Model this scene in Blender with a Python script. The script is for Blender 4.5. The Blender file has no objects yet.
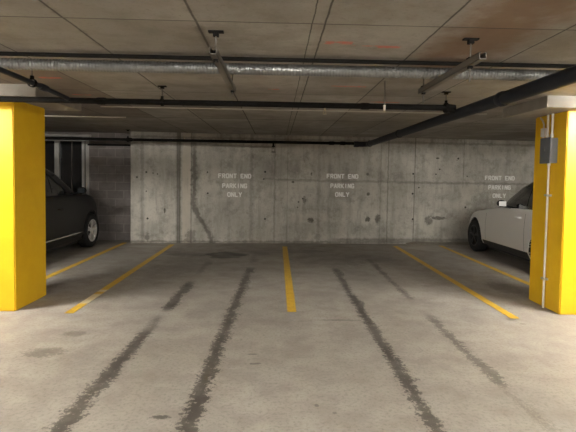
import bpy, bmesh, math, random
from mathutils import Vector, Matrix
random.seed(7)
PI = math.pi
SC = bpy.context.scene
COL = SC.collection

# ---------------------------------------------------------------- node helpers
class S:
    """A shader value socket with arithmetic."""
    def __init__(s, nt, sock): s.nt, s.k = nt, sock
    def _m(s, op, *a, clamp=False):
        n = s.nt.nodes.new('ShaderNodeMath'); n.operation = op; n.use_clamp = clamp
        for i, v in enumerate((s,) + a):
            if isinstance(v, S): s.nt.links.new(v.k, n.inputs[i])
            else: n.inputs[i].default_value = v
        return S(s.nt, n.outputs[0])
    def __add__(s, o): return s._m('ADD', o)
    def __sub__(s, o): return s._m('SUBTRACT', o)
    def __mul__(s, o): return s._m('MULTIPLY', o)
    def __truediv__(s, o): return s._m('DIVIDE', o)
    def abs(s): return s._m('ABSOLUTE')
    def max(s, o): return s._m('MAXIMUM', o)
    def min(s, o): return s._m('MINIMUM', o)
    def pow(s, o): return s._m('POWER', o)
    def floor(s): return s._m('FLOOR')
    def sat(s): return s._m('ADD', 0.0, clamp=True)
    def inv(s): return s * -1.0 + 1.0
    def ramp(s, a, b):                       # 0 at a, 1 at b
        n = s.nt.nodes.new('ShaderNodeMapRange'); n.interpolation_type = 'SMOOTHSTEP'
        s.nt.links.new(s.k, n.inputs[0])
        n.inputs[1].default_value = min(a, b); n.inputs[2].default_value = max(a, b)
        n.inputs[3].default_value = 0.0 if a < b else 1.0; n.inputs[4].default_value = 1.0 if a < b else 0.0
        return S(s.nt, n.outputs[0])

def new_mat(name):
    m = bpy.data.materials.new(name); m.use_nodes = True
    return m, m.node_tree, m.node_tree.nodes['Principled BSDF']

def coords(nt, kind='Object'):
    tc = nt.nodes.new('ShaderNodeTexCoord')
    sp = nt.nodes.new('ShaderNodeSeparateXYZ'); nt.links.new(tc.outputs[kind], sp.inputs[0])
    return tc.outputs[kind], S(nt, sp.outputs[0]), S(nt, sp.outputs[1]), S(nt, sp.outputs[2])

def noise(nt, vec, scale, detail=4, rough=.55, stretch=None):
    if stretch:
        mp = nt.nodes.new('ShaderNodeMapping'); mp.inputs['Scale'].default_value = stretch
        nt.links.new(vec, mp.inputs[0]); vec = mp.outputs[0]
    n = nt.nodes.new('ShaderNodeTexNoise'); n.inputs['Scale'].default_value = scale
    n.inputs['Detail'].default_value = detail; n.inputs['Roughness'].default_value = rough
    nt.links.new(vec, n.inputs['Vector'])
    return S(nt, n.outputs[0])

def mix(nt, fac, a, b, mode='MIX'):
    n = nt.nodes.new('ShaderNodeMix'); n.data_type = 'RGBA'; n.blend_type = mode
    for i, v in ((0, fac), (6, a), (7, b)):
        if isinstance(v, S): nt.links.new(v.k, n.inputs[i])
        elif hasattr(v, 'is_linked'): nt.links.new(v, n.inputs[i])
        elif i == 0: n.inputs[0].default_value = v
        else: n.inputs[i].default_value = (*v, 1)
    return n.outputs[2]

def bump(nt, h, bsdf, strength=.3, dist=.01):
    b = nt.nodes.new('ShaderNodeBump'); b.inputs['Strength'].default_value = strength
    b.inputs['Distance'].default_value = dist
    nt.links.new(h.k, b.inputs['Height']); nt.links.new(b.outputs[0], bsdf.inputs['Normal'])

def simple(name, col, rough=.5, metal=0., var=.12, scale=12., coat=0., spec=None):
    m, nt, p = new_mat(name)
    v, x, y, z = coords(nt)
    n = noise(nt, v, scale, 3)
    c = mix(nt, n, tuple(k * (1 - var) for k in col), tuple(min(1, k * (1 + var)) for k in col))
    nt.links.new(c, p.inputs['Base Color'])
    p.inputs['Roughness'].default_value = rough; p.inputs['Metallic'].default_value = metal
    p.inputs['Coat Weight'].default_value = coat
    if spec is not None: p.inputs['Specular IOR Level'].default_value = spec
    return m

# ---------------------------------------------------------------- materials
def floor_mat():
    m, nt, p = new_mat('trowelled_concrete_floor')
    v, x, y, z = coords(nt)
    big = noise(nt, v, .55, 4, .6); mid = noise(nt, v, 3.2, 5, .62); fine = noise(nt, v, 38, 3, .7)
    streak = noise(nt, v, 1.6, 4, .6, (1., .35, 1.))
    c = mix(nt, big.ramp(.3, .7), (.315, .287, .247), (.40, .369, .323))
    c = mix(nt, mid.ramp(.35, .72) * .55, c, (.235, .203, .170))
    c = mix(nt, streak.ramp(.55, .75) * .35, c, (.42, .385, .34))
    c = mix(nt, fine.ramp(.46, .70) * .45, c, (.15, .128, .105)); c = mix(nt, noise(nt, v, 9., 6, .75).ramp(.52, .66) * .10, c, (.17, .145, .12)); c = mix(nt, noise(nt, v, 1.9, 6, .68).ramp(.48, .64) * .38, c, (.215, .186, .158))
    jag = (noise(nt, v, 13., 5, .75) + noise(nt, v, 34., 3, .7)) * .8 - .8; jag2 = noise(nt, v, 2.3, 3, .6) - .5
    tot = None
    def add(s):
        nonlocal tot
        tot = s if tot is None else tot.max(s)
    # dried drip trails running down the stall: x0 + slope*(y-3), half width, spans (a,b,strength)
    def trail(x0, sl, hw, spans):
        cx = (y - 3.) * sl + x0
        d = (x - cx + jag2 * .12).abs() + jag * .30 + jag2 * .10
        core = d.ramp(hw, hw * .62)
        g = None
        for a, b, s in spans:
            q = y.ramp(a - .35, a) * y.ramp(b + .5, b) * s
            g = q if g is None else g.max(q)
        add(core * (g + jag * 1.5).ramp(.15, .55) * g.ramp(0., .9))
    trail(-.55, .022, .070, [(1., 6.2, 1.), (6.2, 7.6, .8), (8.3, 9.4, .4)])
    trail(-1.34, .020, .075, [(1., 4.35, 1.), (4.6, 4.9, .5), (5.45, 6.5, .9), (7.3, 8.2, .5)])
    trail(1.05, -.002, .065, [(1., 5.2, 1.), (5.2, 7.6, .8)])
    trail(1.79, .004, .055, [(1., 3.3, .42), (3.5, 5.0, .62), (6.0, 8.6, .62)])
    def spot(sx, sy, rx, ry, s=1.):
        d = (((x - sx) / rx).pow(2.) + ((y - sy) / ry).pow(2.)) + jag * 3.2
        add(d.ramp(1., .45) * s)
    def puddle(sx, sy, rx, ry, s=1.):
        d = (((x - sx) / rx).pow(2.) + ((y - sy) / ry).pow(2.)) + jag2 * 2.2 + jag * .5
        add(d.ramp(1., .55) * s)
    spot(-2.06, 4.02, .20, .13, .6); spot(-2.0, 4.5, .12, .10, .45); spot(-2.5, 3.5, .16, .10, .35)
    spot(-.75, 2.94, .075, .030, .95); spot(-.62, 2.98, .02, .02, .8)
    puddle(-1.0, 9.0, .46, .42, 1.); puddle(-1.7, 9.0, .5, .25, .5); puddle(.3, 9.5, .9, .3, .3); spot(-.35, 9.3, .3, .35, .45); spot(.72, 4.98, .28, .030, .55)
    spot(2.72, 5.05, .06, .04, .6); spot(2.78, 4.9, .04, .03, .6); spot(3.4, 6.5, .25, .4, .5)
    spot(-.2, 4.0, .05, .02, .7); spot(-.16, 3.8, .06, .02, .7); spot(.3, 3.1, .02, .02, .7); spot(.42, 3.0, .02, .02, .6)
    spot(1.0, 8.6, .9, .8, .28); spot(-1.6, 7.6, .7, .5, .22); spot(1.9, 8.8, .5, .5, .35); spot(-2.2, 9.4, .3, .5, .25)
    speck = noise(nt, v, 7., 2, .5)
    add(speck.ramp(.74, .80) * .4)
    c = mix(nt, tot.sat() * (mid.ramp(.3, .6) * .2 + .75), c, (.066, .056, .047))
    # pale cement patch by the wall, pale scuffs
    d = (((x - 3.55) / .55).pow(2.) + ((y - 10.15) / .38).pow(2.)) + jag * .5
    c = mix(nt, d.ramp(1., .7) * .5, c, (.46, .43, .385))
    d = (((x + 2.85) / .5).pow(2.) + ((y - 9.95) / .16).pow(2.)) + jag * .8
    c = mix(nt, d.ramp(1., .5) * .5, c, (.46, .43, .385))
    nt.links.new(c, p.inputs['Base Color'])
    r = (mid * .3 + .50) - tot.sat() * .12
    nt.links.new(r.k, p.inputs['Roughness'])
    bump(nt, fine * .5 + mid, p, .25, .006)
    return m

def wall_mat():
    m, nt, p = new_mat('board_formed_concrete_wall')
    v, x, y, z = coords(nt)
    big = noise(nt, v, .9, 5, .6); vert = noise(nt, v, 3., 5, .65, (2.2, 1., .35)); fine = noise(nt, v, 30, 3, .7)
    wob = noise(nt, v, 9., 4, .6) - .5; wob2 = noise(nt, v, 2., 3, .6) - .5
    c = mix(nt, big.ramp(.32, .68), (.42, .393, .342), (.60, .570, .505))
    c = mix(nt, vert.ramp(.42, .74) * .42, c, (.19, .172, .142)); c = mix(nt, noise(nt, v, 3.3, 6, .72).ramp(.47, .66) * .5, c, (.20, .184, .155)); c = mix(nt, noise(nt, v, 12., 5, .75).ramp(.52, .68) * .28, c, (.15, .135, .11))
    c = mix(nt, fine.ramp(.5, .78) * .3, c, (.15, .135, .11))
    def dark(mask, col=(.075, .065, .052), s=.8):
        nonlocal c
        c = mix(nt, (mask * s).sat(), c, col)
    def vline(x0, hw, s, z0=0., z1=3., soft=.6, w=.03):
        dark((x - x0 + wob * w).abs().ramp(hw, hw * (1 - soft)) * z.ramp(z0 - .05, z0 + .02) * z.ramp(z1 + .05, z1 - .02), s=s)
    def hline(z0, hw, s, x0=-9., x1=9.):
        dark((z - z0 + wob * .10 + wob2 * .05).abs().ramp(hw, hw * .1) * x.ramp(x0 - .1, x0 + .1) * x.ramp(x1 + .1, x1 - .1), s=s)
    # pale brown pour strip with dark edges left of the first sign
    strip = (x + 2.10 + wob * .04).abs().ramp(.13, .07) * (vert.ramp(.7, .4) * .5 + .5)
    c = mix(nt, strip * .75, c, (.58, .525, .435))
    vline(-2.285, .085, .62, soft=.9, w=.06); vline(-2.25, .018, .6); vline(-2.30, .012, .4)
    # dark seep mark falling from the top beside the strip
    seepx = z.ramp(.95, .0) * .42
    dark((x + 1.93 - seepx + wob * .22).abs().ramp(.085, .02) * z.ramp(2.5, 2.0), s=.66); dark((x + 1.88 + wob * .3).abs().ramp(.16, .02) * z.ramp(2.3, 1.7) * z.ramp(1.0, 1.3), s=.35)
    vline(-1.99, .02, .4, .0, 2.6)
    vline(.25, .010, .35); vline(2.68, .022, .45, w=.05); vline(2.5, .02, .25, w=.06); vline(3.34, .014, .65, .0, 2.6, w=.015); vline(4.56, .010, .5, 1.4)
    vline(-3.1, .05, .3, w=.1); vline(-.6, .05, .25, w=.15); vline(-.05, .03, .3, w=.1); vline(1.0, .05, .22, w=.15)
    hline(1.50, .045, .35, 0., 2.9); hline(1.49, .05, .42, 2.9, 9.); hline(1.52, .015, .25, -.4, .8)
    hline(2.28, .045, .45, -9., -.1); hline(2.45, .05, .4)  # lower band on the left: pipe's cast shadow painted into the wall colour
    hline(.03, .05, .55, -9., 9.)
    dark((z - .09 + wob * .12).abs().ramp(.07, .0) * x.ramp(1.2, 1.6), s=.6)
    # rubbed dark patches low on the wall
    def blot(sx, sz, rx, rz, s):
        d = ((x - sx) / rx).pow(2.) + ((z - sz) / rz).pow(2.) + wob * 2.6 + (fine - .5) * 2.4
        dark(d.ramp(1., .3), s=s)
    blot(2.45, .60, .09, .12, .75); blot(3.72, .58, .12, .12, .6); blot(3.95, .63, .22, .05, .75); blot(2.20, .58, .07, .07, .8)
    blot(2.2, 1.2, .05, .05, .8); blot(2.17, 1.68, .05, .05, .7); blot(.82, .57, .09, .07, .8); blot(-2.0, .15, .15, .2, .5)
    blot(-2.98, .14, .07, .12, .6); blot(.66, 1.02, .05, .12, .6); blot(.82, 1.66, .03, .06, .8); blot(.38, 1.46, .04, .03, .8)
    blot(-2.9, .3, .4, .25, .25); blot(3.9, 2.09, .05, .02, .9); blot(-2.59, .76, .02, .07, .9); blot(5.2, .8, .6, .5, .35)
    blot(-.3, 1.8, 1.2, .35, .22); blot(1.5, .35, 1.5, .2, .2)
    # form-tie holes
    for hx, hz, hr in ((-3.01, 1.64, .028), (-3.22, 1.52, .026), (-2.76, 1.60, .018), (-2.86, 1.62, .018), (-3.01, 1.2, .02), (-2.98, .57, .03),
                       (-1.62, 1.66, .022), (-1.61, 1.17, .026), (-.28, 1.69, .03), (-.27, .58, .028), (-.31, 1.52, .022),
                       (.52, .99, .025), (.62, 1.07, .025), (.50, .86, .02), (3.3, 1.70, .03), (3.3, 1.22, .03), (3.32, .6, .03), (3.45, 1.37, .024),
                       (4.42, 2.09, .03), (3.96, 1.82, .024), (3.87, 1.7, .024), (4.66, 1.66, .02), (4.64, .9, .03), (4.39, 2.05, .015)):
        d = ((x - hx).pow(2.) + (z - hz).pow(2.)).pow(.5)
        dark(d.ramp(hr, hr * .55), (.02, .017, .014), .95)
    # pale lime bloom
    c = mix(nt, noise(nt, v, 1.3, 4, .7).ramp(.58, .75) * .35, c, (.47, .45, .40))
    nt.links.new(c, p.inputs['Base Color']); p.inputs['Roughness'].default_value = .85
    bump(nt, fine * .4 + vert * .7, p, .3, .008)
    return m

def ceiling_mat():
    m, nt, p = new_mat('formwork_marked_concrete_soffit')
    v, x, y, z = coords(nt)
    big = noise(nt, v, .7, 4, .6); mid = noise(nt, v, 4., 5, .65); fine = noise(nt, v, 45, 3, .7)
    wob = noise(nt, v, 7., 4, .6) - .5
    c = mix(nt, big.ramp(.3, .7), (.265, .242, .210), (.405, .376, .335))
    c = mix(nt, mid.ramp(.42, .70) * .42, c, (.17, .150, .122)); c = mix(nt, noise(nt, v, 1.5, 6, .7, (.5, 1.3, 1.)).ramp(.48, .66) * .45, c, (.20, .178, .148)); c = mix(nt, noise(nt, v, 15., 5, .75).ramp(.58, .70) * .35, c, (.13, .115, .095))
    # sheet to sheet tone changes
    cell = nt.nodes.new('ShaderNodeCombineXYZ')
    nt.links.new(((x + .52) / .765).floor().k, cell.inputs[0]); nt.links.new(((y - .39) / 2.44).floor().k, cell.inputs[1])
    wn = nt.nodes.new('ShaderNodeTexWhiteNoise'); nt.links.new(cell.outputs[0], wn.inputs['Vector'])
    c = mix(nt, S(nt, wn.outputs['Value']) * .38, c, (.135, .115, .092))
    # one darker sheet on the left
    c = mix(nt, x.ramp(-2.05, -2.09) * y.ramp(3.9, 4.1) * y.ramp(7.9, 7.6) * .4, c, (.125, .085, .066))
    # brown water stain between two sheets on the right
    rs = (x - 1.38 + wob * .35).abs().ramp(.42, .12) * y.ramp(4.6, 3.6) * noise(nt, v, 2.1, 4).ramp(.2, .5)
    c = mix(nt, rs * .78, c, (.160, .088, .045))
    c = mix(nt, fine.ramp(.52, .8) * .35, c, (.10, .085, .07))
    # red marking paint
    red = None
    rn = noise(nt, v, 9., 4, .7).ramp(.38, .58)
    for ax, ay, hx, hy in ((.42, 3.22, .11, .05), (.80, 3.29, .09, .035), (.62, 3.27, .12, .015), (.74, 4.75, .20, .04), (-2.29, 4.63, .12, .05), (-2.4, 5.6, .13, .035),
                           (-2.93, 5.03, .2, .06), (1.35, 5.7, .2, .04), (.02, 5.85, .12, .05), (-.05, 5.0, .07, .03)):
        q = (x - ax).abs().ramp(hx, hx * .8) * (y - ay + wob * .05).abs().ramp(hy, hy * .5)
        red = q if red is None else red.max(q)
    c = mix(nt, red * rn * .75, c, (.60, .12, .08))
    # sheet joints
    j = None
    for x0, hw in ((-2.85, .008), (-2.07, .010), (-1.32, .012), (-.515, .012), (.205, .006), (.285, .009), (1.01, .010), (1.80, .010), (2.57, .008), (3.3, .008)):
        q = (x - x0 + wob * .015).abs().ramp(hw, hw * .3)
        j = q if j is None else j.max(q)
    for y0, hw in ((-2.05, .009), (.39, .009), (2.83, .009), (5.27, .009), (7.70, .022)):
        q = (y - y0 + wob * .01).abs().ramp(hw, hw * .3); j = j.max(q)
    c = mix(nt, (j * (mid.ramp(.2, .5) * .4 + .6)) * .85, c, (.035, .03, .024))
    side = ((x + .515).abs().ramp(.05, .0)).max((x + 1.32).abs().ramp(.045, 0.)) * mid.ramp(.4, .6) * y.ramp(4.4, 3.4)
    c = mix(nt, side * .5, c, (.07, .06, .048))
    nt.links.new(c, p.inputs['Base Color']); p.inputs['Roughness'].default_value = .9
    bump(nt, fine * .4 + mid - j * 1.5, p, .3, .008)
    return m

def block_mat():
    m, nt, p = new_mat('grey_concrete_blockwork')
    v, x, y, z = coords(nt)
    cb = nt.nodes.new('ShaderNodeCombineXYZ'); nt.links.new((x + y).k, cb.inputs[0]); nt.links.new((z + .01).k, cb.inputs[1])
    b = nt.nodes.new('ShaderNodeTexBrick')
    nt.links.new(cb.outputs[0], b.inputs['Vector'])
    b.inputs['Scale'].default_value = 1.; b.inputs['Brick Width'].default_value = .4; b.inputs['Row Height'].default_value = .2
    b.inputs['Mortar Size'].default_value = .009; b.inputs['Mortar Smooth'].default_value = .2
    b.inputs['Color1'].default_value = (.215, .190, .180, 1); b.inputs['Color2'].default_value = (.265, .238, .225, 1)
    b.inputs['Mortar'].default_value = (.33, .30, .28, 1)
    n = noise(nt, v, 5., 5, .65)
    c = mix(nt, n.ramp(.4, .7) * .5, b.outputs[0], (.15, .13, .12))
    nt.links.new(c, p.inputs['Base Color']); p.inputs['Roughness'].default_value = .9
    bump(nt, S(nt, b.outputs['Fac']) * -1. + n * .3, p, .4, .008)
    return m

def yellow_mat():
    m, nt, p = new_mat('yellow_column_paint')
    v, x, y, z = coords(nt)
    n = noise(nt, v, 5., 4, .6); f = noise(nt, v, 60., 3, .6)
    c = mix(nt, n.ramp(.3, .7), (.84, .49, .006), (.88, .54, .010))
    c = mix(nt, noise(nt, v, 14., 5, .7).ramp(.66, .74) * .35 * z.ramp(.7, .0), c, (.30, .17, .02))
    nt.links.new(c, p.inputs['Base Color']); p.inputs['Roughness'].default_value = .5
    bump(nt, f * .5 + n, p, .15, .004)
    return m

def line_mat(name, pale_span=None):
    m, nt, p = new_mat(name)
    v, x, y, z = coords(nt)
    n = noise(nt, v, 9., 5, .7); w = noise(nt, v, 30., 4, .7); e = noise(nt, v, 22., 3, .6) - .5
    c = mix(nt, n.ramp(.35, .7), (.62, .37, .030), (.74, .47, .035))
    if pale_span:
        for a, b in pale_span:
            c = mix(nt, y.ramp(a - .03, a + .03) * y.ramp(b + .03, b - .03) * .85, c, (.78, .70, .47))
    c = mix(nt, w.ramp(.54, .72) * .40, c, (.24, .19, .12))
    c = mix(nt, n.ramp(.60, .72) * .45, c, (.26, .225, .18))
    c = mix(nt, (x.abs() + e * .035).ramp(.047, .058) * .7, c, (.27, .235, .19))
    nt.links.new(c, p.inputs['Base Color']); p.inputs['Roughness'].default_value = .55
    return m

def stencil_mat():
    m, nt, p = new_mat('worn_white_stencil_paint')
    v, x, y, z = coords(nt)
    w = noise(nt, v, 22., 4, .7)
    c = mix(nt, w.ramp(.54, .74) * .6, (.90, .89, .86), (.45, .43, .39))
    nt.links.new(c, p.inputs['Base Color']); p.inputs['Roughness'].default_value = .8
    return m

def galv_mat(name='galvanised_spiral_duct', col=(.24, .24, .235), rough=.42):
    m, nt, p = new_mat(name)
    v, x, y, z = coords(nt)
    n = noise(nt, v, 6., 4, .6); s = noise(nt, v, 30., 3, .6)
    c = mix(nt, n, tuple(k * .7 for k in col), col)
    c = mix(nt, s.ramp(.55, .75) * .15, c, tuple(k * .4 for k in col))
    nt.links.new(c, p.inputs['Base Color']); p.inputs['Metallic'].default_value = .75
    nt.links.new((n * .25 + rough - .1).k, p.inputs['Roughness'])
    return m

def emis_mat(name, col, s):
    m, nt, p = new_mat(name)
    p.inputs['Base Color'].default_value = (.9, .9, .9, 1)
    p.inputs['Emission Color'].default_value = (*col, 1); p.inputs['Emission Strength'].default_value = s
    return m

M = dict(
    floor=floor_mat(), wall=wall_mat(), ceil=ceiling_mat(), block=block_mat(), yellow=yellow_mat(),
    line=line_mat('yellow_line_paint'), line_pale=line_mat('yellow_line_paint_repainted', [(4.0, 5.3)]),
    stencil=stencil_mat(), duct=galv_mat(), strut=galv_mat('dull_steel_channel', (.22, .20, .175), .5),
    blackpipe=simple('black_steel_pipe', (.010, .009, .008), .75, 0, .3, spec=.12),
    greypipe=simple('dark_grey_pipe', (.017, .019, .024), .55, 0, .25, spec=.22),
    conduit=simple('grey_conduit', (.55, .52, .46), .4, .3), whitepipe=simple('pale_conduit', (.72, .68, .60), .4, .1),
    box=simple('grey_enamel_box', (.145, .155, .17), .45, .2), brass=simple('brass_head', (.55, .46, .30), .35, .8),
    capital=simple('bare_concrete_drop_panel', (.30, .275, .24), .9, 0, .25, 6.),
    whitecar=simple('white_car_paint', (.76, .74, .71), .28, 0, .02, 2., .6), blackcar=simple('black_car_paint', (.004, .004, .0044), .5, 0, .05, 2., .06),
    plastic=simple('black_textured_plastic', (.018, .018, .018), .6), gloss=simple('gloss_black_trim', (.010, .010, .011), .15, 0, .05, 3., .5),
    glass=simple('tinted_car_glass', (.022, .025, .027), .06, 0, .1, 2., .3), rubber=simple('tyre_rubber', (.016, .016, .016), .8),
    alloy=simple('silver_alloy', (.80, .79, .77), .4, .1), darkalloy=simple('dark_alloy', (.045, .047, .05), .4, .6),
    chrome=simple('chrome_trim', (.75, .75, .75), .15, 1.), redlens=simple('red_lens', (.35, .01, .01), .15, 0, .1, 4., .4),
    lens=simple('headlight_lens', (.42, .43, .44), .12, .3, .1, 4., .4), frame=simple('aluminium_window_frame', (.60, .59, .57), .4, .3),
    winglass=simple('dark_window_glass', (.016, .017, .018), .08, 0, .2, 1.), housing=simple('white_lamp_housing', (.75, .75, .73), .5),
    tube=emis_mat('lit_fluorescent_tube', (1., .965, .90), 60.), tube_dim=emis_mat('lit_aisle_tube', (1., .965, .90), 75.),
    kerb=simple('rough_concrete_kerb', (.23, .205, .17), .9, 0, .4, 9.),
)

# ---------------------------------------------------------------- mesh helpers
class MB:
    def __init__(s): s.v = []; s.f = []; s.m = []; s.sm = []
    def add(s, vs, fs, mat=0, smooth=False):
        o = len(s.v); s.v += [tuple(p) for p in vs]
        for f in fs: s.f.append([i + o for i in f]); s.m.append(mat); s.sm.append(smooth)
    def box(s, a, b, mat=0, T=None):
        x0, y0, z0 = a; x1, y1, z1 = b
        vs = [Vector(p) for p in ((x0, y0, z0), (x1, y0, z0), (x1, y1, z0), (x0, y1, z0), (x0, y0, z1), (x1, y0, z1), (x1, y1, z1), (x0, y1, z1))]
        if T: vs = [T @ p for p in vs]
        s.add(vs, [(0, 3, 2, 1), (4, 5, 6, 7), (0, 1, 5, 4), (1, 2, 6, 5), (2, 3, 7, 6), (3, 0, 4, 7)], mat)
    def tube(s, pts, r, n=14, mat=0, caps=True):
        """tube through pts; r number or list"""
        pts = [Vector(p) for p in pts]; rs = r if isinstance(r, (list, tuple)) else [r] * len(pts)
        vs = []; ref = None
        for i, p in enumerate(pts):
            d = (pts[min(i + 1, len(pts) - 1)] - pts[max(i - 1, 0)]).normalized()
            if ref is None: ref = Vector((0, 0, 1)) if abs(d.z) < .9 else Vector((1, 0, 0))
            a = d.cross(ref).normalized(); b = a.cross(d).normalized(); ref = b
            for k in range(n):
                t = 2 * PI * k / n; vs.append(p + (a * math.cos(t) + b * math.sin(t)) * rs[i])
        fs = [(i * n + k, i * n + (k + 1) % n, (i + 1) * n + (k + 1) % n, (i + 1) * n + k) for i in range(len(pts) - 1) for k in range(n)]
        s.add(vs, fs, mat, True)
        if caps:
            s.add(vs[:n], [tuple(range(n))[::-1]], mat); s.add(vs[-n:], [tuple(range(n))], mat)
    def grid(s, P, mat=0, smooth=True, closed=False):
        """P[i][j] points"""
        ni, nj = len(P), len(P[0]); vs = [q for r in P for q in r]
        jj = nj if closed else nj - 1
        s.add(vs, [(i * nj + j, i * nj + (j + 1) % nj, (i + 1) * nj + (j + 1) % nj, (i + 1) * nj + j) for i in range(ni - 1) for j in range(jj)], mat, smooth)
    def lathe(s, prof, n=32, mat=0, cx=(0, 0, 0)):
        """prof (x, r) about the X axis"""
        P = [[(cx[0] + x, cx[1] + r * math.cos(2 * PI * k / n), cx[2] + r * math.sin(2 * PI * k / n)) for k in range(n)] for x, r in prof]
        s.grid(P, mat, True, True)
    def build(s, name, mats, parent=None, bevel=0, weld=True, angle=40):
        me = bpy.data.meshes.new(name); me.from_pydata(s.v, [], s.f)
        if not isinstance(mats, (list, tuple)): mats = [mats]
        for q in mats: me.materials.append(q)
        me.polygons.foreach_set('material_index', s.m); me.polygons.foreach_set('use_smooth', s.sm)
        if weld:
            bm = bmesh.new(); bm.from_mesh(me); bmesh.ops.remove_doubles(bm, verts=bm.verts, dist=1e-5)
            bmesh.ops.recalc_face_normals(bm, faces=bm.faces)
            if bevel: bmesh.ops.bevel(bm, geom=[e for e in bm.edges if len(e.link_faces) == 2 and e.calc_face_angle(0) > .6], offset=bevel, segments=2, affect='EDGES')
            bm.to_mesh(me); bm.free()
        me.set_sharp_from_angle(angle=math.radians(angle))
        o = bpy.data.objects.new(name, me); COL.objects.link(o)
        if parent: o.parent = parent
        return o

def tag(o, label, cat, group=None):
    o['label'] = label; o['category'] = cat
    if group: o['group'] = group
    return o
def empty(name, loc, label=None, cat=None, group=None, rz=0):
    o = bpy.data.objects.new(name, None); COL.objects.link(o); o.location = loc; o.rotation_euler = (0, 0, rz)
    o.empty_display_size = .2
    if label: tag(o, label, cat, group)
    return o
def struct(o): o['kind'] = 'structure'; return o

# ---------------------------------------------------------------- the room
H = 2.56
XW = 8.6; YB = -6.5
def slab(name, a, b, mat):
    m = MB(); m.box(a, b); return struct(m.build(name, mat))
slab('floor', (-XW, YB, -.2), (XW, 11.6, 0), M['floor'])
slab('ceiling', (-XW, YB, H), (XW, 11.6, H + .2), M['ceil'])
slab('wall_left', (-XW - .2, YB, 0), (-XW, 11.6, H), M['block'])
slab('wall_right', (XW, YB, 0), (XW + .2, 11.6, H), M['wall'])
slab('wall_front', (-XW, YB - .2, 0), (XW, YB, H), M['wall'])

# back wall: concrete pour, turned a little out of square
m = MB(); m.box((-3.36, 0, 0), (8.55, .25, H))
wb = struct(m.build('wall_back', M['wall'])); wb.location = (0, 10.62, 0); WA = math.atan(.062); wb.rotation_euler = (0, 0, WA)
def on_wall(x, off=0.): return (x * math.cos(WA) + off * math.sin(WA), 10.62 + x * math.sin(WA) - off * math.cos(WA))

# block wall with a glazed opening, set back on the left
YBL = 10.86; wx0, wx1, wz0, wz1 = -7.2, -4.48, .55, 2.40
m = MB(); m.box((-XW, YBL, 0), (wx0, YBL + .2, H)); m.box((wx1, YBL, 0), (-3.30, YBL + .2, H))
m.box((wx0, YBL, 0), (wx1, YBL + .2, wz0)); m.box((wx0, YBL, wz1), (wx1, YBL + .2, H))
struct(m.build('wall_back_left', M['block'], weld=False))
m = MB(); m.box((wx0, YBL + .09, wz0), (wx1, YBL + .11, wz1))
win = struct(m.build('window_1', M['winglass']))
f = MB()
for xa, xb, yo in ((wx0, wx0 + .05, 0), (-6.4, -6.34, 0), (-5.30, -5.20, -.02), (-4.56, wx1 + .0, -.03), (-4.66, -4.60, -.01)): f.box((xa, YBL + .03 + yo, wz0), (xb, YBL + .14, wz1))
f.box((wx0, YBL + .04, wz1 - .05), (wx1, YBL + .14, wz1)); f.box((wx0, YBL + .02, wz0), (wx1, YBL + .14, wz0 + .05))
f.build('window_frame', M['frame'], win)
f = MB(); f.box((-4.925, YBL + .06, wz0 + .05), (-4.905, YBL + .12, wz1 - .05)); f.build('glazing_bar', M['strut'], win)

# low broken kerb at the foot of the right half of the wall
m = MB()
n = 30; P = []
for i in range(n + 1):
    x = 3.15 + i * (6.0 / n); h = (.035 + .03 * random.random()) * min(1, i / 1.5 + .3); d = .13 + .04 * random.random()
    row = []
    for off, z in ((0., h), (d * .5, h), (d, 0.0)):
        q = on_wall(x if x < 8.4 else 8.4, off); row.append((q[0], q[1], z))
    P.append(row)
m.grid(P, 0, False)
struct(m.build('trim_1', M['kerb'], weld=False))

# ---------------------------------------------------------------- columns
def column(x0, x1, y0, y1, label, caplabel, cap):
    e = empty('concrete_column', ((x0 + x1) / 2, (y0 + y1) / 2, 0), label, 'column', 'yellow columns')
    cx, cy = e.location.x, e.location.y
    zc = 2.43
    m = MB(); m.box((x0 - cx, y0 - cy, 0), (x1 - cx, y1 - cy, zc)); m.build('column_shaft', M['yellow'], e, bevel=.012)
    m = MB(); m.box((cap[0] - cx, cap[2] - cy, zc), (cap[1] - cx, cap[3] - cy, H)); o = m.build('drop_panel', M['capital'], e, bevel=.006); o['label'] = caplabel
    return e
column(-3.66, -2.99, 5.20, 5.90, 'square yellow painted concrete column at left edge of photo, beside the dark parked car', 'bare concrete drop panel', (-4.0, -2.62, 4.98, 6.12))
column(3.405, 4.05, 5.24, 5.905, 'square yellow painted concrete column on the right carrying the electrical box and conduit', 'bare concrete drop panel', (3.02, 4.45, 5.02, 6.02))

# ---------------------------------------------------------------- painted parking lines
def pline(x, y0, y1, label, mat='line', w=.11):
    L = y1 - y0; m = MB(); ny = int(L / .12)
    ys = [-L / 2 + L * i / ny for i in range(ny + 1)]
    jl = [random.uniform(-.004, .004) for _ in ys]; jr = [random.uniform(-.004, .004) for _ in ys]
    P = [[(-w / 2 + a, yy, .003), (w / 2 + b, yy, .003)] for yy, a, b in zip(ys, jl, jr)]
    m.grid(P, 0, False); 
    m.grid([[(q[0][0], q[0][1], .0005), (q[0][0], q[0][1], .003)] for q in P], 0, False)
    m.grid([[(q[1][0], q[1][1], .003), (q[1][0], q[1][1], .0005)] for q in P], 0, False)
    o = m.build('parking_line', M[mat]); o.location = (x, (y0 + y1) / 2, 0)
    return tag(o, label, 'parking line', 'yellow parking lines')
def pale_line():
    o = pline(-2.36, 5.14, 10.25, 'yellow parking line with bleached patches at its near end, left of the empty bays', 'line')
    mat = line_mat('yellow_line_paint_bleached', [(-2.16, -1.72), (-1.60, -1.50)])
    o.data.materials[0] = mat
pale_line()
pline(.20, 5.26, 10.15, 'centre yellow parking line dividing the two empty bays', w=.115)
pline(2.785, 5.08, 10.40, 'bright yellow parking line ending just left of the column with conduit')
pline(-3.495, 5.95, 10.45, 'yellow parking line alongside the dark parked car')
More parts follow.
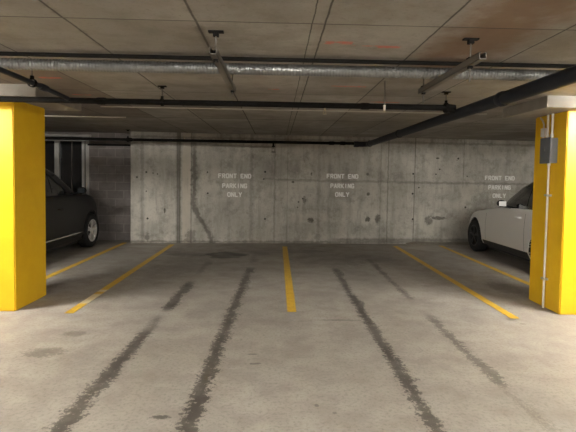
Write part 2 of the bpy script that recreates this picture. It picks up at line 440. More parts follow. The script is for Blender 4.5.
pline(3.91, 6.05, 10.55, 'faint yellow parking line alongside the white parked car', w=.10)

# ---------------------------------------------------------------- stencilled signs
G = {  # strokes on a 1 x 1 cell, gaps left where a stencil has its bridges
 'F': [((0, 0), (0, 1)), ((.26, 1), (.95, 1)), ((.26, .52), (.8, .52))],
 'R': [((0, 0), (0, 1)), ((.26, 1), (.75, 1), (.95, .88), (.95, .66), (.75, .5), (.26, .5)), ((.55, .36), (.95, 0))],
 'O': [((.36, 0), (.2, 0), (0, .2), (0, .8), (.2, 1), (.36, 1)), ((.64, 0), (.8, 0), (1, .2), (1, .8), (.8, 1), (.64, 1))],
 'N': [((0, 0), (0, 1)), ((.2, .92), (.8, .08)), ((1, 0), (1, 1))],
 'T': [((.5, 0), (.5, .8)), ((0, 1), (1, 1))],
 'E': [((0, 0), (0, 1)), ((.26, 1), (.95, 1)), ((.26, .5), (.8, .5)), ((.26, 0), (.95, 0))],
 'D': [((0, 0), (0, 1)), ((.26, 1), (.65, 1), (.98, .75), (.98, .25), (.65, 0), (.26, 0))],
 'P': [((0, 0), (0, 1)), ((.26, 1), (.75, 1), (.95, .88), (.95, .62), (.75, .46), (.26, .46))],
 'A': [((0, 0), (.42, 1)), ((.58, 1), (1, 0)), ((.36, .32), (.64, .32))],
 'K': [((0, 0), (0, 1)), ((.95, 1), (.28, .54)), ((.4, .42), (.98, 0))],
 'I': [((.5, 0), (.5, 1))],
 'G': [((.4, 0), (.2, 0), (0, .2), (0, .8), (.2, 1), (.4, 1)), ((.64, 1), (.8, 1), (.96, .85)), ((.6, .45), (1, .45), (1, .1), (.8, 0), (.64, 0))],
 'L': [((0, .22), (0, 1)), ((0, 0), (.95, 0))],
 'Y': [((0, 1), (.44, .52)), ((1, 1), (.56, .52)), ((.5, 0), (.5, .4))],
}
def text_mesh(txt, width, h, th):
    """letters centred on x, standing on z=0, facing -Y, 3 mm thick"""
    m = MB(); n = len(txt); adv = width / (n - .3); lw = adv * .64; x = -width / 2
    for ch in txt:
        if ch != ' ':
            for st in G[ch]:
                for a, b in zip(st[:-1], st[1:]):
                    A = Vector((x + a[0] * lw, 0, a[1] * (h - th) + th / 2)); B = Vector((x + b[0] * lw, 0, b[1] * (h - th) + th / 2))
                    d = (B - A).normalized(); nn = Vector((-d.z, 0, d.x)) * th / 2; A = A - d * th * .35; B = B + d * th * .35
                    q = [A - nn, B - nn, B + nn, A + nn]; off = Vector((0, -.003, 0))
                    m.add(q + [p + off for p in q], [(4, 5, 6, 7), (0, 1, 5, 4), (1, 2, 6, 5), (2, 3, 7, 6), (3, 0, 4, 7)])
        x += adv
    return m
def sign(cx, dz, label, dx2=0.):
    X, Y = on_wall(cx, .0005)
    e = empty('stencilled_sign', (X, Y, 0), label, 'sign', 'stencilled wall signs', WA)
    for t, w, z, dx in (('FRONT', .41, 1.545, -.170), ('END', .235, 1.545, .258), ('PARKING', .56, 1.315, 0.0), ('ONLY', .325, 1.11, 0.)):
        o = text_mesh(t, w, .115, .026).build('word', M['stencil'], e, weld=False); o.location = (dx, 0, z + dz)
    return e
sign(-.985, -.02, 'white stencilled FRONT END PARKING ONLY in the left empty bay')
sign(1.57, .012, 'white stencilled FRONT END PARKING ONLY in the right empty bay')
sign(5.50, .028, 'white stencilled FRONT END PARKING ONLY partly hidden above the white car')

# ---------------------------------------------------------------- spiral duct and its strut hangers
DY, DZ, DR = 3.70, 2.474, .047
m = MB(); pts = []; rs = []; n = 1376
P = []
for i in range(n + 1):
    x = -XW + 2 * XW * i / n; ph = i % 2; r = DR - (.0036 if ph else 0)
    P.append([(x, DY + r * math.cos(2 * PI * k / 20), DZ + r * math.sin(2 * PI * k / 20)) for k in range(20)])
m.grid(P, 0, True, True)
o = m.build('spiral_duct', M['duct'], weld=False, angle=12); o.location = (0, 0, 0)
tag(o, 'long ribbed galvanised spiral duct crossing under the ceiling', 'duct')

m = MB(); m.tube([(-XW, 3.585, 2.525), (XW, 3.585, 2.525)], .017, 12)
tag(m.build('ceiling_pipe', M['blackpipe']), 'slim black pipe tight against the ceiling just in front of the spiral duct', 'pipe')

def strut_hanger(x, y0, y1, ry, rodz, label):
    e = empty('strut_hanger', (x, (y0 + y1) / 2, H), label, 'hanger', 'duct strut hangers'); cy = (y0 + y1) / 2
    m = MB(); w = .024; t = .004; z1 = 2.42 - H; z0 = z1 - .045; L = (y1 - y0) / 2
    m.box((-w, -L, z0), (w, L, z0 + t)); m.box((-w, -L, z0), (-w + t, L, z1)); m.box((w - t, -L, z0), (w, L, z1))
    m.box((-w, -L, z1 - t), (-w * .45, L, z1)); m.box((w * .45, -L, z1 - t), (w, L, z1))
    m.build('channel', M['strut'], e, weld=False)
    for y, rz in zip(ry, rodz):
        r = MB(); r.tube([(0, y - cy, rz - H), (0, y - cy, -.004)], .006, 8); rod = r.build('rod', M['strut'], e)
        q = MB(); q.box((-.05, y - cy - .02, -.010), (.05, y - cy + .02, 0)); q.box((-.018, y - cy - .018, -.035), (.018, y - cy + .018, -.010)); q.build('anchor_plate', M['blackpipe'], rod)
        q = MB(); q.box((-.020, y - cy - .020, z1), (.020, y - cy + .020, z1 + .012)); q.build('washer', M['blackpipe'], rod)
        q = MB(); q.box((-.014, y - cy - .014, z0 - .014), (.014, y - cy + .014, z0)); q.build('nut', M['blackpipe'], rod)
strut_hanger(-.415, 2.88, 4.22, (3.02, 4.12), (2.36, 2.34), 'steel channel hanger under the spiral duct, left of centre')
strut_hanger(1.295, 2.86, 4.10, (3.05, 4.02), (2.27, 2.28), 'steel channel hanger under the spiral duct near the big diagonal pipe')

# ---------------------------------------------------------------- pipes
def coupling(m, c, axis, r, l=.05):
    c = Vector(c); a = Vector(axis)
    m.tube([c - a * l, c - a * l * .6, c + a * l * .6, c + a * l], [r * .9, r, r, r * .9], 16)

def ring_hanger(x, y, zp, r, axis, label, drop=0., name='pipe_hanger', grp='pipe hangers'):
    e = empty(name, (x, y, H), label, 'hanger', grp)
    q = MB(); A = Vector((0, 1, 0)) if axis == 'x' else Vector((1, 0, 0)); U = Vector((0, 0, 1)); W = Vector((1, 0, 0)) if axis == 'x' else Vector((0, 1, 0))
    rr = r + .004; c = Vector((0, 0, zp - H)); P = []
    for k in range(25):
        t = 2 * PI * k / 24; d = A * math.cos(t) + U * math.sin(t)
        P.append([c + d * rr - W * .014, c + d * rr + W * .014, c + d * (rr + .006) + W * .014, c + d * (rr + .006) - W * .014])
    q.grid([list(z) for z in P], 0, True, True); q.box((-.012, -.012, zp + rr - H), (.012, .012, zp + rr + .03 - H))
    q.build('ring_clamp', M['blackpipe'], e, weld=False)
    q = MB(); q.tube([(0, 0, zp + rr + .02 - H), (0, 0, -.004)], .006, 8); q.build('rod', M['strut'], e)
    q = MB(); q.box((-.045, -.02, -.010), (.045, .02, 0)); q.box((-.018, -.018, -.03), (.018, .018, -.01)); q.build('anchor_plate', M['blackpipe'], e)
    return e

# black branch pipe crossing in front of both columns
PY, PZ, PR = 4.93, 2.385, .031
m = MB(); m.tube([(-XW, PY + .0, PZ), (1.90, PY, PZ)], PR, 18)
for x in (-3.9, -1.9, .95): coupling(m, (x, PY, PZ), (1, 0, 0), PR * 1.22)
m.tube([(1.80, PY, PZ), (1.86, PY, PZ), (1.938, PY, PZ - .01)], [PR, PR * 1.45, PR * 1.45], 16)
tag(m.build('branch_pipe', M['blackpipe']), 'thin black steel pipe crossing in front of both columns', 'pipe', )
ring_hanger(1.84 - .0, PY, PZ, PR * 1.48, 'x', 'ring hanger on the black cross pipe beside the big diagonal pipe')
ring_hanger(-1.25, PY, PZ, PR, 'x', 'ring hanger on the black cross pipe left of the centre')

# big diagonal main on the right with an elbow into the back pipe
GX, GZ, GR = 2.0, 2.33, .058
BY, BZ, BR = 10.0, 2.345, .032
m = MB(); pts = [(GX, YB, GZ), (GX, BY - .22, GZ)]
for k in range(1, 7):
    t = k / 6 * PI / 2; pts.append((GX - .20 * (1 - math.cos(t)), BY - .20 + .20 * math.sin(t), GZ))
m.tube(pts, GR, 22); m.tube([(GX - .20, BY, GZ), (GX - .30, BY, GZ)], [GR * 1.12, GR * 1.12], 18)
for y in (1.0, 4.0, 7.4): coupling(m, (GX, y, GZ), (0, 1, 0), GR * 1.16, .045)
m.tube([(GX, BY - .30, GZ), (GX, BY - .22, GZ)], GR * 1.18, 18)
tag(m.build('main_pipe', M['greypipe']), 'thick dark grey pipe running diagonally overhead from top right to the back wall', 'pipe')
m = MB(); m.tube([(-XW, BY, BZ), (GX - .30, BY, BZ)], BR, 16)
for x in (-3.25, 1.45, 1.2): coupling(m, (x, BY, BZ), (1, 0, 0), BR * 1.3, .06)
tag(m.build('branch_pipe', M['blackpipe']), 'black pipe running level just in front of the back wall top', 'pipe')
ring_hanger(-3.28, BY, BZ, BR * 1.32, 'x', 'ring hanger on the rear pipe at the corner of the concrete wall')

# drop to the upright sprinkler at the back
e = empty('sprinkler_head', (-.09, BY, BZ - BR - .001), 'small sprinkler head hanging from the rear pipe at mid wall', 'sprinkler', 'sprinkler heads')
q = MB(); q.tube([(0, 0, 0), (0, 0, -.045), (0, 0, -.05), (0, 0, -.075)], [.022, .022, .034, .034], 14); q.build('fitting', M['blackpipe'], e)
q = MB(); q.tube([(0, 0, -.075), (0, 0, -.11)], .018, 10); q.box((-.034, -.006, -.175), (-.024, .006, -.08)); q.box((.024, -.006, -.175), (.034, .006, -.08)); q.box((-.034, -.006, -.182), (.034, .006, -.172)); q.build('frame_arms', M['strut'], e, weld=False)
q = MB(); q.tube([(0, 0, -.182), (0, 0, -.190)], .055, 18); q.build('deflector', M['blackpipe'], e)
def upright(x, y, z, label, up=1):
    e = empty('sprinkler_head', (x, y, z), label, 'sprinkler', 'sprinkler heads')
    q = MB(); q.tube([(0, 0, 0), (0, 0, .03 * up)], .011, 10); q.box((-.014, -.003, .028 * up), (-.010, .003, .06 * up)); q.box((.010, -.003, .028 * up), (.014, .003, .06 * up)); q.build('frame_arms', M['brass'], e, weld=False)
    q = MB(); q.tube([(0, 0, .06 * up), (0, 0, .064 * up)], .022, 14); q.build('deflector', M['brass'], e)
upright(.51, PY, PZ - PR, 'tiny pale sprinkler head under the black cross pipe, right of centre', -1)
upright(-2.05, BY + .0, BZ + BR, 'tiny sprinkler head on the rear pipe above the pale wall strip')

# bare rod with a pale tip hanging from the ceiling
e = empty('hanging_rod', (1.05, 4.45, H), 'thin bare rod with a pale tip hanging in front of the black cross pipe', 'rod')
q = MB(); q.tube([(0, 0, 0), (0, 0, -.26)], .005, 8); q.build('rod', M['strut'], e)
q = MB(); q.tube([(0, 0, -.235), (0, 0, -.29)], .011, 10); q.build('tip', M['whitepipe'], e)

# small diagonal pipe on the left
LX = -2.17
m = MB(); m.tube([(LX + .08, 2.6, 2.395), (LX, 4.2, 2.395), (LX - .06, 4.87, 2.395)], .022, 14); m.tube([(LX + .14, 1.0, 2.395), (LX + .08, 2.6, 2.395)], .022, 14)
coupling(m, (LX - .004, 4.26, 2.395), (0, 1, 0), .032, .06)
tag(m.build('side_pipe', M['greypipe']), 'small grey pipe slanting overhead at the upper left edge', 'pipe')
for yy in (1.6, -2.5): ring_hanger(GX, yy, GZ, GR, 'y', 'ring hanger on the thick overhead pipe ' + ('nearest the empty bays' if yy > 0 else 'over the drive aisle'))
ring_hanger(LX + .007, 4.05, 2.395, .028, 'y', 'ring hanger on the small slanting pipe at upper left')

# conduits under the ceiling
m = MB(); m.tube([(-3.0 + .5, 6.45, 2.545), (3.0, 6.45, 2.545)], .009, 8)
tag(m.build('ceiling_conduit', M['conduit']), 'thin pale conduit on the ceiling just behind the black cross pipe', 'conduit')
m = MB(); m.tube([(-4.3, 7.66, 2.545), (-2.55, 7.66, 2.545)], .011, 8)
tag(m.build('ceiling_conduit', M['whitepipe']), 'short bright conduit on the ceiling right of the left column top', 'conduit')
# grey pipe over the window head
m = MB(); m.tube([(-8.5, 10.822, 2.475), (-4.42, 10.822, 2.475)], .030, 12); coupling(m, (-4.55, 10.822, 2.475), (1, 0, 0), .040, .07)
tag(m.build('header_pipe', M['frame']), 'grey pipe running above the dark window behind the dark car', 'pipe')
m = MB(); m.tube([(-4.5, 10.836, 2.27), (-3.37, 10.836, 2.27)], .022, 12)
tag(m.build('wall_pipe', M['blackpipe']), 'short dark pipe along the top of the grey block wall', 'pipe')

# ---------------------------------------------------------------- electrical gear on the right column
CX = 3.405
e = empty('electrical_box', (CX, 5.50, 1.82), 'grey steel electrical box on the inner face of the right yellow column', 'electrical box')
q = MB(); q.box((-.09, -.10, 0), (-.001, .10, .305)); q.build('box_body', M['box'], e, bevel=.004)
q = MB(); q.box((-.102, -.106, -.006), (-.09, .106, .311)); o = q.build('cover', M['box'], e, bevel=.003)
q = MB(); q.box((-.110, -.012, .15), (-.102, .012, .19)); q.build('latch', M['chrome'], o)
e = empty('wall_conduit', (CX, 5.53, 0), 'pale conduit running down the right yellow column below the electrical box', 'conduit')
q = MB(); q.tube([(-.026, 0, 0.0), (-.026, 0, 1.835)], .013, 12); q.tube([(-.026, 0, 1.79), (-.026, 0, 1.83)], .019, 12); q.build('tube', M['whitepipe'], e)
for z in (1.42, .37):
    q = MB(); q.box((-.043, -.045, z - .012), (-.0, .045, z + .012)); q.build('strap', M['conduit'], e)
for y, lb in ((5.54, 'upper conduit entering the electrical box top, the one farther back'), (5.45, 'upper conduit entering the electrical box top, nearest the lit column edge')):
    q = MB(); q.tube([(CX - .05, y, 2.132), (CX - .05, y, 2.42)], .014, 12); q.tube([(CX - .05, y, 2.136), (CX - .05, y, 2.175)], .020, 12)
    tag(q.build('riser_conduit', M['whitepipe']), lb, 'conduit', 'risers above the electrical box')
e = empty('junction_box', (CX, 5.66, 2.155), 'small white junction box with bent conduit at the top of the right column', 'electrical box')
q = MB(); q.box((-.05, -.035, 0), (-.001, .035, .11)); q.build('box_body', M['housing'], e, bevel=.003)
q = MB(); q.tube([(-.03, 0, .105), (-.03, .0, .16), (-.03, .03, .21), (-.03, .08, .25)], .010, 10); q.build('conduit_bend', M['whitepipe'], e)
q = MB(); q.tube([(-.03, 0, .004), (-.03, 0, -.02)], .010, 10); q.build('connector', M['whitepipe'], e)

# ---------------------------------------------------------------- fluorescent fixtures (just outside the frame, and over the aisle)
def fixture(x, y, L, rz, label, tube='tube', z=2.44, grp='strip lights', hang=True):
    e = empty('strip_light', (x, y, z), label, 'light', grp, rz)
    q = MB(); q.box((-L / 2, -.03, .0), (L / 2, .03, .06)); q.build('housing', M['housing'], e, bevel=.004)
    for s in (-.06, .06):
        t = MB(); t.tube([(-L / 2 + .03, s, .006), (L / 2 - .03, s, .006)], .014, 10); t.build('tube', M[tube], e)
        for a in (-1, 1):
            t = MB(); t.box((a * (L / 2 - .02) - .012, s - .016, -.01), (a * (L / 2 - .02) + .012, s + .016, .03)); t.build('lampholder', M['housing'], e)
    for a in (-1, 1):
        t = MB(); t.tube([(a * L * .35, 0, .075), (a * L * .35, 0, H - z)], .005, 8); t.build('rod', M['strut'], e)
fixture(-4.35, 4.40, 1.2, 0, 'lit strip light in front of the left column')
fixture(4.35, 4.40, 1.2, 0, 'lit strip light in front of the right column')
fixture(-2.4, -.6, 1.2, 0, 'lit strip light over the drive aisle, left side', 'tube_dim')
fixture(2.4, -.6, 1.2, 0, 'lit strip light over the drive aisle, right side', 'tube_dim')

# ---------------------------------------------------------------- cars
def lerp_tab(tab, s):
    if s <= tab[0][0]: return tab[0][1]
    for (a, va), (b, vb) in zip(tab[:-1], tab[1:]):
        if s <= b:
            t = (s - a) / (b - a); t = t * t * (3 - 2 * t) * .5 + t * .5; return va + (vb - va) * t
    return tab[-1][1]
def sg(a, e): return math.copysign(abs(a) ** e, a)

def make_car(loc, rz, label, paint, L, W, Hh, zt, roof, side, wheelmat, clad, chrome_side=False, wr=.355, win_fs=None):
    """built nose towards +Y; s = distance behind the nose"""
    car = empty('parked_car', loc, label, 'car', None, rz)
    hw = W / 2; fx = .92; rx = L - .95
    ztop = lambda s: lerp_tab(zt, s)
    LV = [(.0, .20, .20, .86, 3.6), (.03, .11, .12, .93, 4.), (.16, .03, .05, .985, 4.2), (.38, .0, .0, 1., 4.4), (.60, .01, .01, 1., 4.4), (.80, .05, .04, .99, 4.2), (.92, .10, .08, .975, 4.), (.98, .15, .12, .955, 4.), (1.0, .20, .16, .93, 4.)]
    def lvl(t):
        for A, B in zip(LV[:-1], LV[1:]):
            if t <= B[0]:
                k = (t - A[0]) / (B[0] - A[0]); return [a + (b - a) * k for a, b in zip(A, B)]
        return list(LV[-1])
    zb = .21
    def bp(a, t, off=0.):                    # body surface point, a=0 at nose, +a to +x
        _, f, r, w, n = lvl(t); half = (L - f - r) / 2; mid = f + half
        c, s_ = math.cos(a), math.sin(a)
        s = mid - (half + off) * sg(c, 2 / n); x = (hw * w + off) * sg(s_, 2 / n)
        return Vector((x, L / 2 - s, zb + (ztop(s) - zb) * t))
    NA = 96; ts = [0, .015, .03, .09, .16, .26, .38, .5, .6, .7, .8, .86, .92, .95, .98, 1.]
    m = MB(); rings = [[bp(2 * PI * (k + .5) / NA, t) for k in range(NA)] for t in ts]
    m.grid(rings, 0, True, True)
    last = rings[-1]; caps = [last]
    for sc in (.97, .9, .8, .65, .45, .25, .08):
        ring = []
        for p in last:
            x = p.x * sc; yy = p.y * (1 - (1 - sc) * .92); s = L / 2 - yy
            ring.append(Vector((x, yy, ztop(s) + .035 * (1 - (x / hw) ** 2) * min(1, (1 - sc) * 6))))
        caps.append(ring)
    m.grid(caps, 0, True, True); m.add(caps[-1], [tuple(range(NA))], 0, True); m.add(rings[0], [tuple(range(NA))[::-1]], 0, False)
    body = m.build('body_shell', [M[paint], M['plastic']], car, angle=60)
    cut = MB()
    for s in (fx, rx):
        for sd in (-1, 1): cut.lathe([(sd * .60, .0001), (sd * .60, wr + .05), (sd * 1.2, wr + .05), (sd * 1.2, .0001)], 48, 0, (0, L / 2 - s, wr))
    co = cut.build('cutter', M['plastic'], car)
    md = body.modifiers.new('b', 'BOOLEAN'); md.operation = 'DIFFERENCE'; md.object = co; md.solver = 'EXACT'
    bpy.context.view_layer.update(); dg = bpy.context.evaluated_depsgraph_get()
    nm = bpy.data.meshes.new_from_object(body.evaluated_get(dg)); body.modifiers.clear(); body.data = nm
    bpy.data.objects.remove(co)
    for pl in nm.polygons:
        if pl.center.z < clad: pl.material_index = 1
        else:
            for s in (fx, rx):
                if math.hypot(pl.center.y - (L / 2 - s), pl.center.z - wr) < wr + .049 and (abs(pl.normal.x) < .5 or abs(pl.center.x) < hw * .8): pl.material_index = 1
    nm.set_sharp_from_angle(angle=math.radians(35))
    # arch lips
    for s in (fx, rx):
        for sd in (-1, 1):
            q = MB(); P = []
            for k in range(41):
                t = -.35 + (PI + .70) * k / 40; y = L / 2 - s + (wr + .05) * math.cos(t); z = wr + (wr + .05) * math.sin(t)
                if z < zb + .02: continue
                tt = max(0., min(1., (z - zb) / (ztop(L / 2 - y) - zb))); _, f, r, w, n = lvl(tt); half = (L - f - r) / 2; mid = f + half
                u = min(.999, abs((L / 2 - y - mid) / half)); X = sd * hw * w * (1 - u ** n) ** (1 / n)
                dy, dz = math.cos(t), math.sin(t)
                P.append([Vector((X - sd * .03, y, z)), Vector((X + sd * .006, y, z)), Vector((X + sd * .006, y + dy * .03, z + dz * .03)), Vector((X - sd * .02, y + dy * .035, z + dz * .035))])
            q.grid(P, 0, True); q.build('wheel_arch', M[paint if paint == 'whitecar' else 'gloss'], car, weld=False)
    # greenhouse
    w0 = (win_fs or 1.12) - 1.12
    GV = [(0., w0 + 1.12, .30, .94, 5.), (.35, w0 + 1.42, .36, .90, 5.), (.7, w0 + 1.80, .50, .83, 5.), (.88, w0 + 2.08, .66, .775, 4.6), (.96, w0 + 2.28, .78, .73, 4.2), (1., w0 + 2.45, .90, .68, 4.)]
    rf = lambda s: lerp_tab(roof, s)
    def gl(t):
        for A, B in zip(GV[:-1], GV[1:]):
            if t <= B[0]:
                k = (t - A[0]) / (B[0] - A[0]); return [a + (b - a) * k for a, b in zip(A, B)]
        return list(GV[-1])
    def gz(s, t): b = ztop(s) - .015; return b + (rf(s) - b) * t
    def gp(a, t):
        _, f, r, w, n = gl(t); half = (L - f - r) / 2; mid = f + half; s = mid - half * sg(math.cos(a), 2 / n)
        return Vector((hw * w * sg(math.sin(a), 2 / n), L / 2 - s, gz(s, t)))
    m = MB(); ts = [0, .1, .2, .35, .5, .7, .8, .88, .92, .96, 1.]
    R_ = [[gp(2 * PI * (k + .5) / NA, t) for k in range(NA)] for t in ts]; m.grid(R_, 0, True, True)
    m.build('greenhouse', M['gloss'], car, angle=60)
    m = MB(); last = [gp(2 * PI * (k + .5) / NA, .93) for k in range(NA)]; last = [p + Vector((0, 0, .004)) for p in last]
    C_ = [last, [gp(2 * PI * (k + .5) / NA, .965) + Vector((0, 0, .008)) for k in range(NA)], [gp(2 * PI * (k + .5) / NA, 1.) + Vector((0, 0, .008)) for k in range(NA)]]
    base = C_[-1]; cyr = sum(p.y for p in base) / NA
    for sc in (.93, .8, .6, .35, .1):
        C_.append([Vector((p.x * sc, cyr + (p.y - cyr) * sc, rf(L / 2 - (cyr + (p.y - cyr) * sc)) + .008 + .03 * (1 - sc * sc))) for p in base])
    m.grid(C_, 0, True, True); m.add(C_[-1], [tuple(range(NA))], 0, True); m.build('roof', M[paint], car, angle=60)
    # glass: side panes, windscreen, rear window
    def side_pt(s, t, sd, off=.006):
        _, f, r, w, n = gl(t); half = (L - f - r) / 2; mid = f + half; u = min(.999, abs((s - mid) / half))
        return Vector((sd * (hw * w * (1 - u ** n) ** (1 / n) + off), L / 2 - s, gz(s, t)))
    for sd in (-1, 1):
        for kind in ('f', 'r', 'q'):
            P = []
            for i in range(11):
                t = .10 + .76 * i / 10; _, f, r, w, n = gl(t)
                a, b = {'f': (f + .33, side[0] - .04), 'r': (side[0] + .04, side[1] - .03), 'q': (side[1] + .05, L - r - .30)}[kind]
                a = min(a, b - .02)
                P.append([side_pt(a + (b - a) * j / 10, t, sd) for j in range(11)])
            q = MB(); q.grid(P, 0, True); q.build('side_window', M['glass'], car, weld=False)
    for nm_, front in (('windscreen', 1), ('rear_window', 0)):
        P = []
        for i in range(11):
            t = .06 + (.84 if front else .74) * i / 10; _, f, r, w, n = gl(t); half = (L - f - r) / 2; mid = f + half; row = []
            for j in range(17):
                x = (-1 + 2 * j / 16) * hw * w * .86; ds = half * (1 - abs(x / (hw * w)) ** n) ** (1 / n)
                s = mid - ds - .006 if front else mid + ds + .006
                row.append(Vector((x, L / 2 - s, gz(s, t) + .004)))
            P.append(row)
        q = MB(); q.grid(P, 0, True); q.build(nm_, M['glass'], car, weld=False)
    # patches on the body skin
    def patch(name, a0, a1, t0, t1, mat, off=.006, nu=14, nv=6):
        q = MB(); P = [[bp(a0 + (a1 - a0) * j / nu, t0 + (t1 - t0) * i / nv, off) for j in range(nu + 1)] for i in range(nv + 1)]
        q.grid(P, 0, True); return q.build(name, M[mat], car, weld=False)
    for sd in (-1, 1):
        patch('headlight', sd * .16, sd * .60, .66, .84, 'lens')
        patch('tail_light', PI - sd * .20, PI - sd * .75, .62, .80, 'redlens')
        patch('fog_light', sd * .22, sd * .36, .20, .30, 'lens')
    patch('grille', -.14, .14, .30, .78, 'plastic'); patch('rear_bumper_trim', PI - .5, PI + .5, .02, .25, 'plastic')
    # door seams, handles, mirrors
    def skin_x(s, z):
        t = (z - zb) / (ztop(s) - zb); _, f, r, w, n = lvl(max(0, min(1, t))); half = (L - f - r) / 2; mid = f + half
        u = min(.999, abs((s - mid) / half)); return hw * w * (1 - u ** n) ** (1 / n)
    for sd in (-1, 1):
        for s0 in (1.52, side[0], side[1] - .05):
            q = MB(); P = []
            for i in range(13):
                z = .36 + (ztop(s0) - .09 - .36) * i / 12
                P.append([Vector((sd * (skin_x(s0, z) + .0015), L / 2 - s0 + d, z)) for d in (-.004, .004)])
            q.grid(P, 0, True); q.build('door_seam', M['plastic'], car, weld=False)
        for s0 in (side[0] - .22, side[1] - .22):
            X = skin_x(s0, .93); q = MB()
            q.tube([(sd * (X - .005), L / 2 - s0 + .09, .93), (sd * (X + .03), L / 2 - s0 + .07, .93), (sd * (X + .032), L / 2 - s0 - .07, .93), (sd * (X - .005), L / 2 - s0 - .09, .93)], .013, 10)
            q.build('door_handle', M['alloy' if win_fs else 'gloss'], car)
        sm = (win_fs or .98) + (.76 if win_fs else .76); X = hw * .95
        q = MB(); P = []
        for i in range(9):
            u = -1 + 2 * i / 8; k = (1 - abs(u) ** 3) ** .5 * 1. if abs(u) < 1 else .05
            k = max(k, .15); P.append([Vector((sd * (X + .165 + .085 * k * math.cos(2 * PI * j / 16) * (1. if 1 else 0)), L / 2 - sm + u * .055, ztop(sm) + .075 + .068 * k * math.sin(2 * PI * j / 16))) for j in range(16)])
        q.grid(P, 0, True, True); q.add(P[0], [tuple(range(16))]); q.add(P[-1], [tuple(range(16))[::-1]])
        mm = q.build('side_mirror', M['gloss'], car)
        q = MB(); q.tube([(sd * (X - .06), L / 2 - sm + .01, ztop(sm) - .01), (sd * (X + .12), L / 2 - sm, ztop(sm) + .04)], [.028, .022], 10); q.build('mirror_arm', M['gloss'], mm)
        q = MB(); y = L / 2 - sm - .058
        q.add([(sd * (X + .10), y, ztop(sm) + .03), (sd * (X + .235), y, ztop(sm) + .03), (sd * (X + .235), y, ztop(sm) + .12), (sd * (X + .10), y, ztop(sm) + .12)], [(0, 1, 2, 3)]); q.build('mirror_glass', M['alloy' if win_fs else 'glass'], mm, weld=False)  # white car: pale silver colour stands in for the bright reflection in the glass
    if chrome_side:
        for sd in (-1, 1):
            q = MB(); P = []
            for i in range(25):
                s = 1.42 + (rx - .48 - 1.42) * i / 24; z = .40; X = skin_x(s, z)
                P.append([Vector((sd * (X - .002), L / 2 - s, z - .014)), Vector((sd * (X + .010), L / 2 - s, z - .010)), Vector((sd * (X + .010), L / 2 - s, z + .010)), Vector((sd * (X - .002), L / 2 - s, z + .014))])
            q.grid(P, 0, True); q.build('side_trim', M['chrome'], car, weld=False)
    q = MB(); q.box((-hw * .72, -L / 2 + .35, .15), (hw * .72, L / 2 - .30, .24)); q.build('underbody', M['plastic'], car, bevel=.02)
    for sd in (-1, 1):
        q = MB(); q.box((sd * hw * .80 - .06, L / 2 - rx + wr + .06, .17), (sd * hw * .80 + .06, L / 2 - fx - wr - .06, .25)); q.build('sill', M['plastic'], car, bevel=.02)
    # wheels
    for s in (fx, rx):
        for sd in (-1, 1):
            c = (sd * (hw - .12), L / 2 - s, wr)
            q = MB(); tw = .11; rr = wr * .66
            q.lathe([(sd * a, b) for a, b in ((-tw, rr), (-tw, wr - .03), (-tw + .025, wr - .006), (-.05, wr), (.05, wr), (tw - .025, wr - .006), (tw, wr - .03), (tw + .004, rr + .05), (tw - .005, rr), (tw - .03, rr - .004))], 48, 0, (0, 0, 0))
            w_ = q.build('wheel', M['rubber'], car, weld=False); w_.location = c
            q = MB(); ro = rr
            q.lathe([(sd * (tw - .03), ro), (sd * (tw - .004), ro), (sd * (tw - .006), ro - .018), (sd * (tw - .04), ro - .026), (sd * (.0), ro - .03)], 48, 0)
            for k in range(5):
                for dd in (-.16, .16):
                    a = 2 * PI * k / 5 + PI / 2 + dd; a2 = 2 * PI * k / 5 + PI / 2 + dd * .4; d = Vector((0, math.cos(a), math.sin(a))); h_ = Vector((0, math.cos(a2), math.sin(a2))); nn = Vector((0, -math.sin(a), math.cos(a)))
                    A, B = h_ * .035, d * (ro - .012); X0, X1 = sd * (tw - .035), sd * (tw - .008)
                    vs = [A - nn * .014, A + nn * .014, B + nn * .013, B - nn * .013]
                    q.add([v + Vector((X0, 0, 0)) for v in vs] + [v + Vector((X1, 0, 0)) for v in vs], [(4, 5, 6, 7), (0, 1, 5, 4), (1, 2, 6, 5), (2, 3, 7, 6), (3, 0, 4, 7)])
            q.tube([(sd * (tw - .04), 0, 0), (sd * (tw - .002), 0, 0)], [.06, .05], 20)
            q.build('rim', M[wheelmat], w_, weld=False)
            q = MB(); q.tube([(sd * -.02, 0, 0), (sd * .02, 0, 0)], ro - .03, 32); q.build('brake_disc', M['plastic'], w_)
    return car

ztW = [(0, .70), (.15, .77), (.45, .84), (1.1, .93), (1.6, 1.00), (2.1, 1.06), (2.6, 1.085), (4.0, 1.14), (4.56, 1.08)]
rfW = [(0, 1.40), (1.6, 1.53), (2.2, 1.60), (2.8, 1.635), (3.6, 1.63), (4.2, 1.58), (4.6, 1.52)]
make_car((5.25, 8.45, 0), math.radians(-1.5), 'white parked car with black mirror, nose to the wall, beyond the right column', 'whitecar', 4.55, 1.84, 1.68, ztW, rfW, (3.05, 3.80), 'darkalloy', .365, win_fs=1.68)
ztB = [(0, .93), (.15, 1.02), (.45, 1.08), (1.1, 1.15), (1.6, 1.18), (2.6, 1.19), (4.1, 1.21), (4.75, 1.15)]
rfB = [(0, 1.45), (1.6, 1.62), (2.2, 1.72), (2.8, 1.76), (3.7, 1.75), (4.4, 1.69), (4.8, 1.64)]
make_car((-4.90, 8.32, 0), math.radians(0), 'black parked car with silver alloy wheels, nose to the wall, behind the left column', 'blackcar', 4.75, 1.90, 1.76, ztB, rfB, (2.60, 3.60), 'alloy', .33, True, .365)

# ---------------------------------------------------------------- world and camera
w = bpy.data.worlds.new('World'); SC.world = w; w.use_nodes = True
w.node_tree.nodes['Background'].inputs[0].default_value = (0, 0, 0, 1)

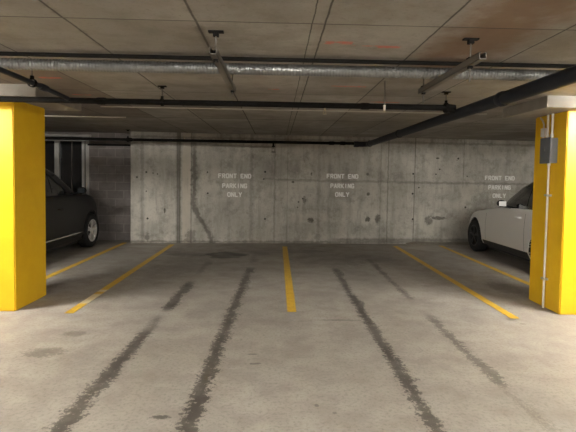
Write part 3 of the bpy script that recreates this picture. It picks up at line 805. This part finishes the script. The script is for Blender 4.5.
cam = bpy.data.cameras.new('Camera'); co = bpy.data.objects.new('Camera', cam); COL.objects.link(co); SC.camera = co
cam.sensor_fit = 'HORIZONTAL'; cam.sensor_width = 36.; cam.lens = 450. / 576 * 36.; cam.clip_start = .05
cam.shift_y = -20.8 / 576
R = Matrix.Rotation(-.02512, 4, 'Z') @ Matrix.Rotation(PI / 2 - 20 / 450., 4, 'X') @ Matrix.Rotation(.0158, 4, 'Z')
co.matrix_world = Matrix.Translation((0, 0, 1.62)) @ R
SC.view_settings.view_transform = 'Standard'; SC.view_settings.look = 'None'; SC.view_settings.gamma = 1.; SC.view_settings.use_curve_mapping = False
SC.view_settings.exposure = 3.50
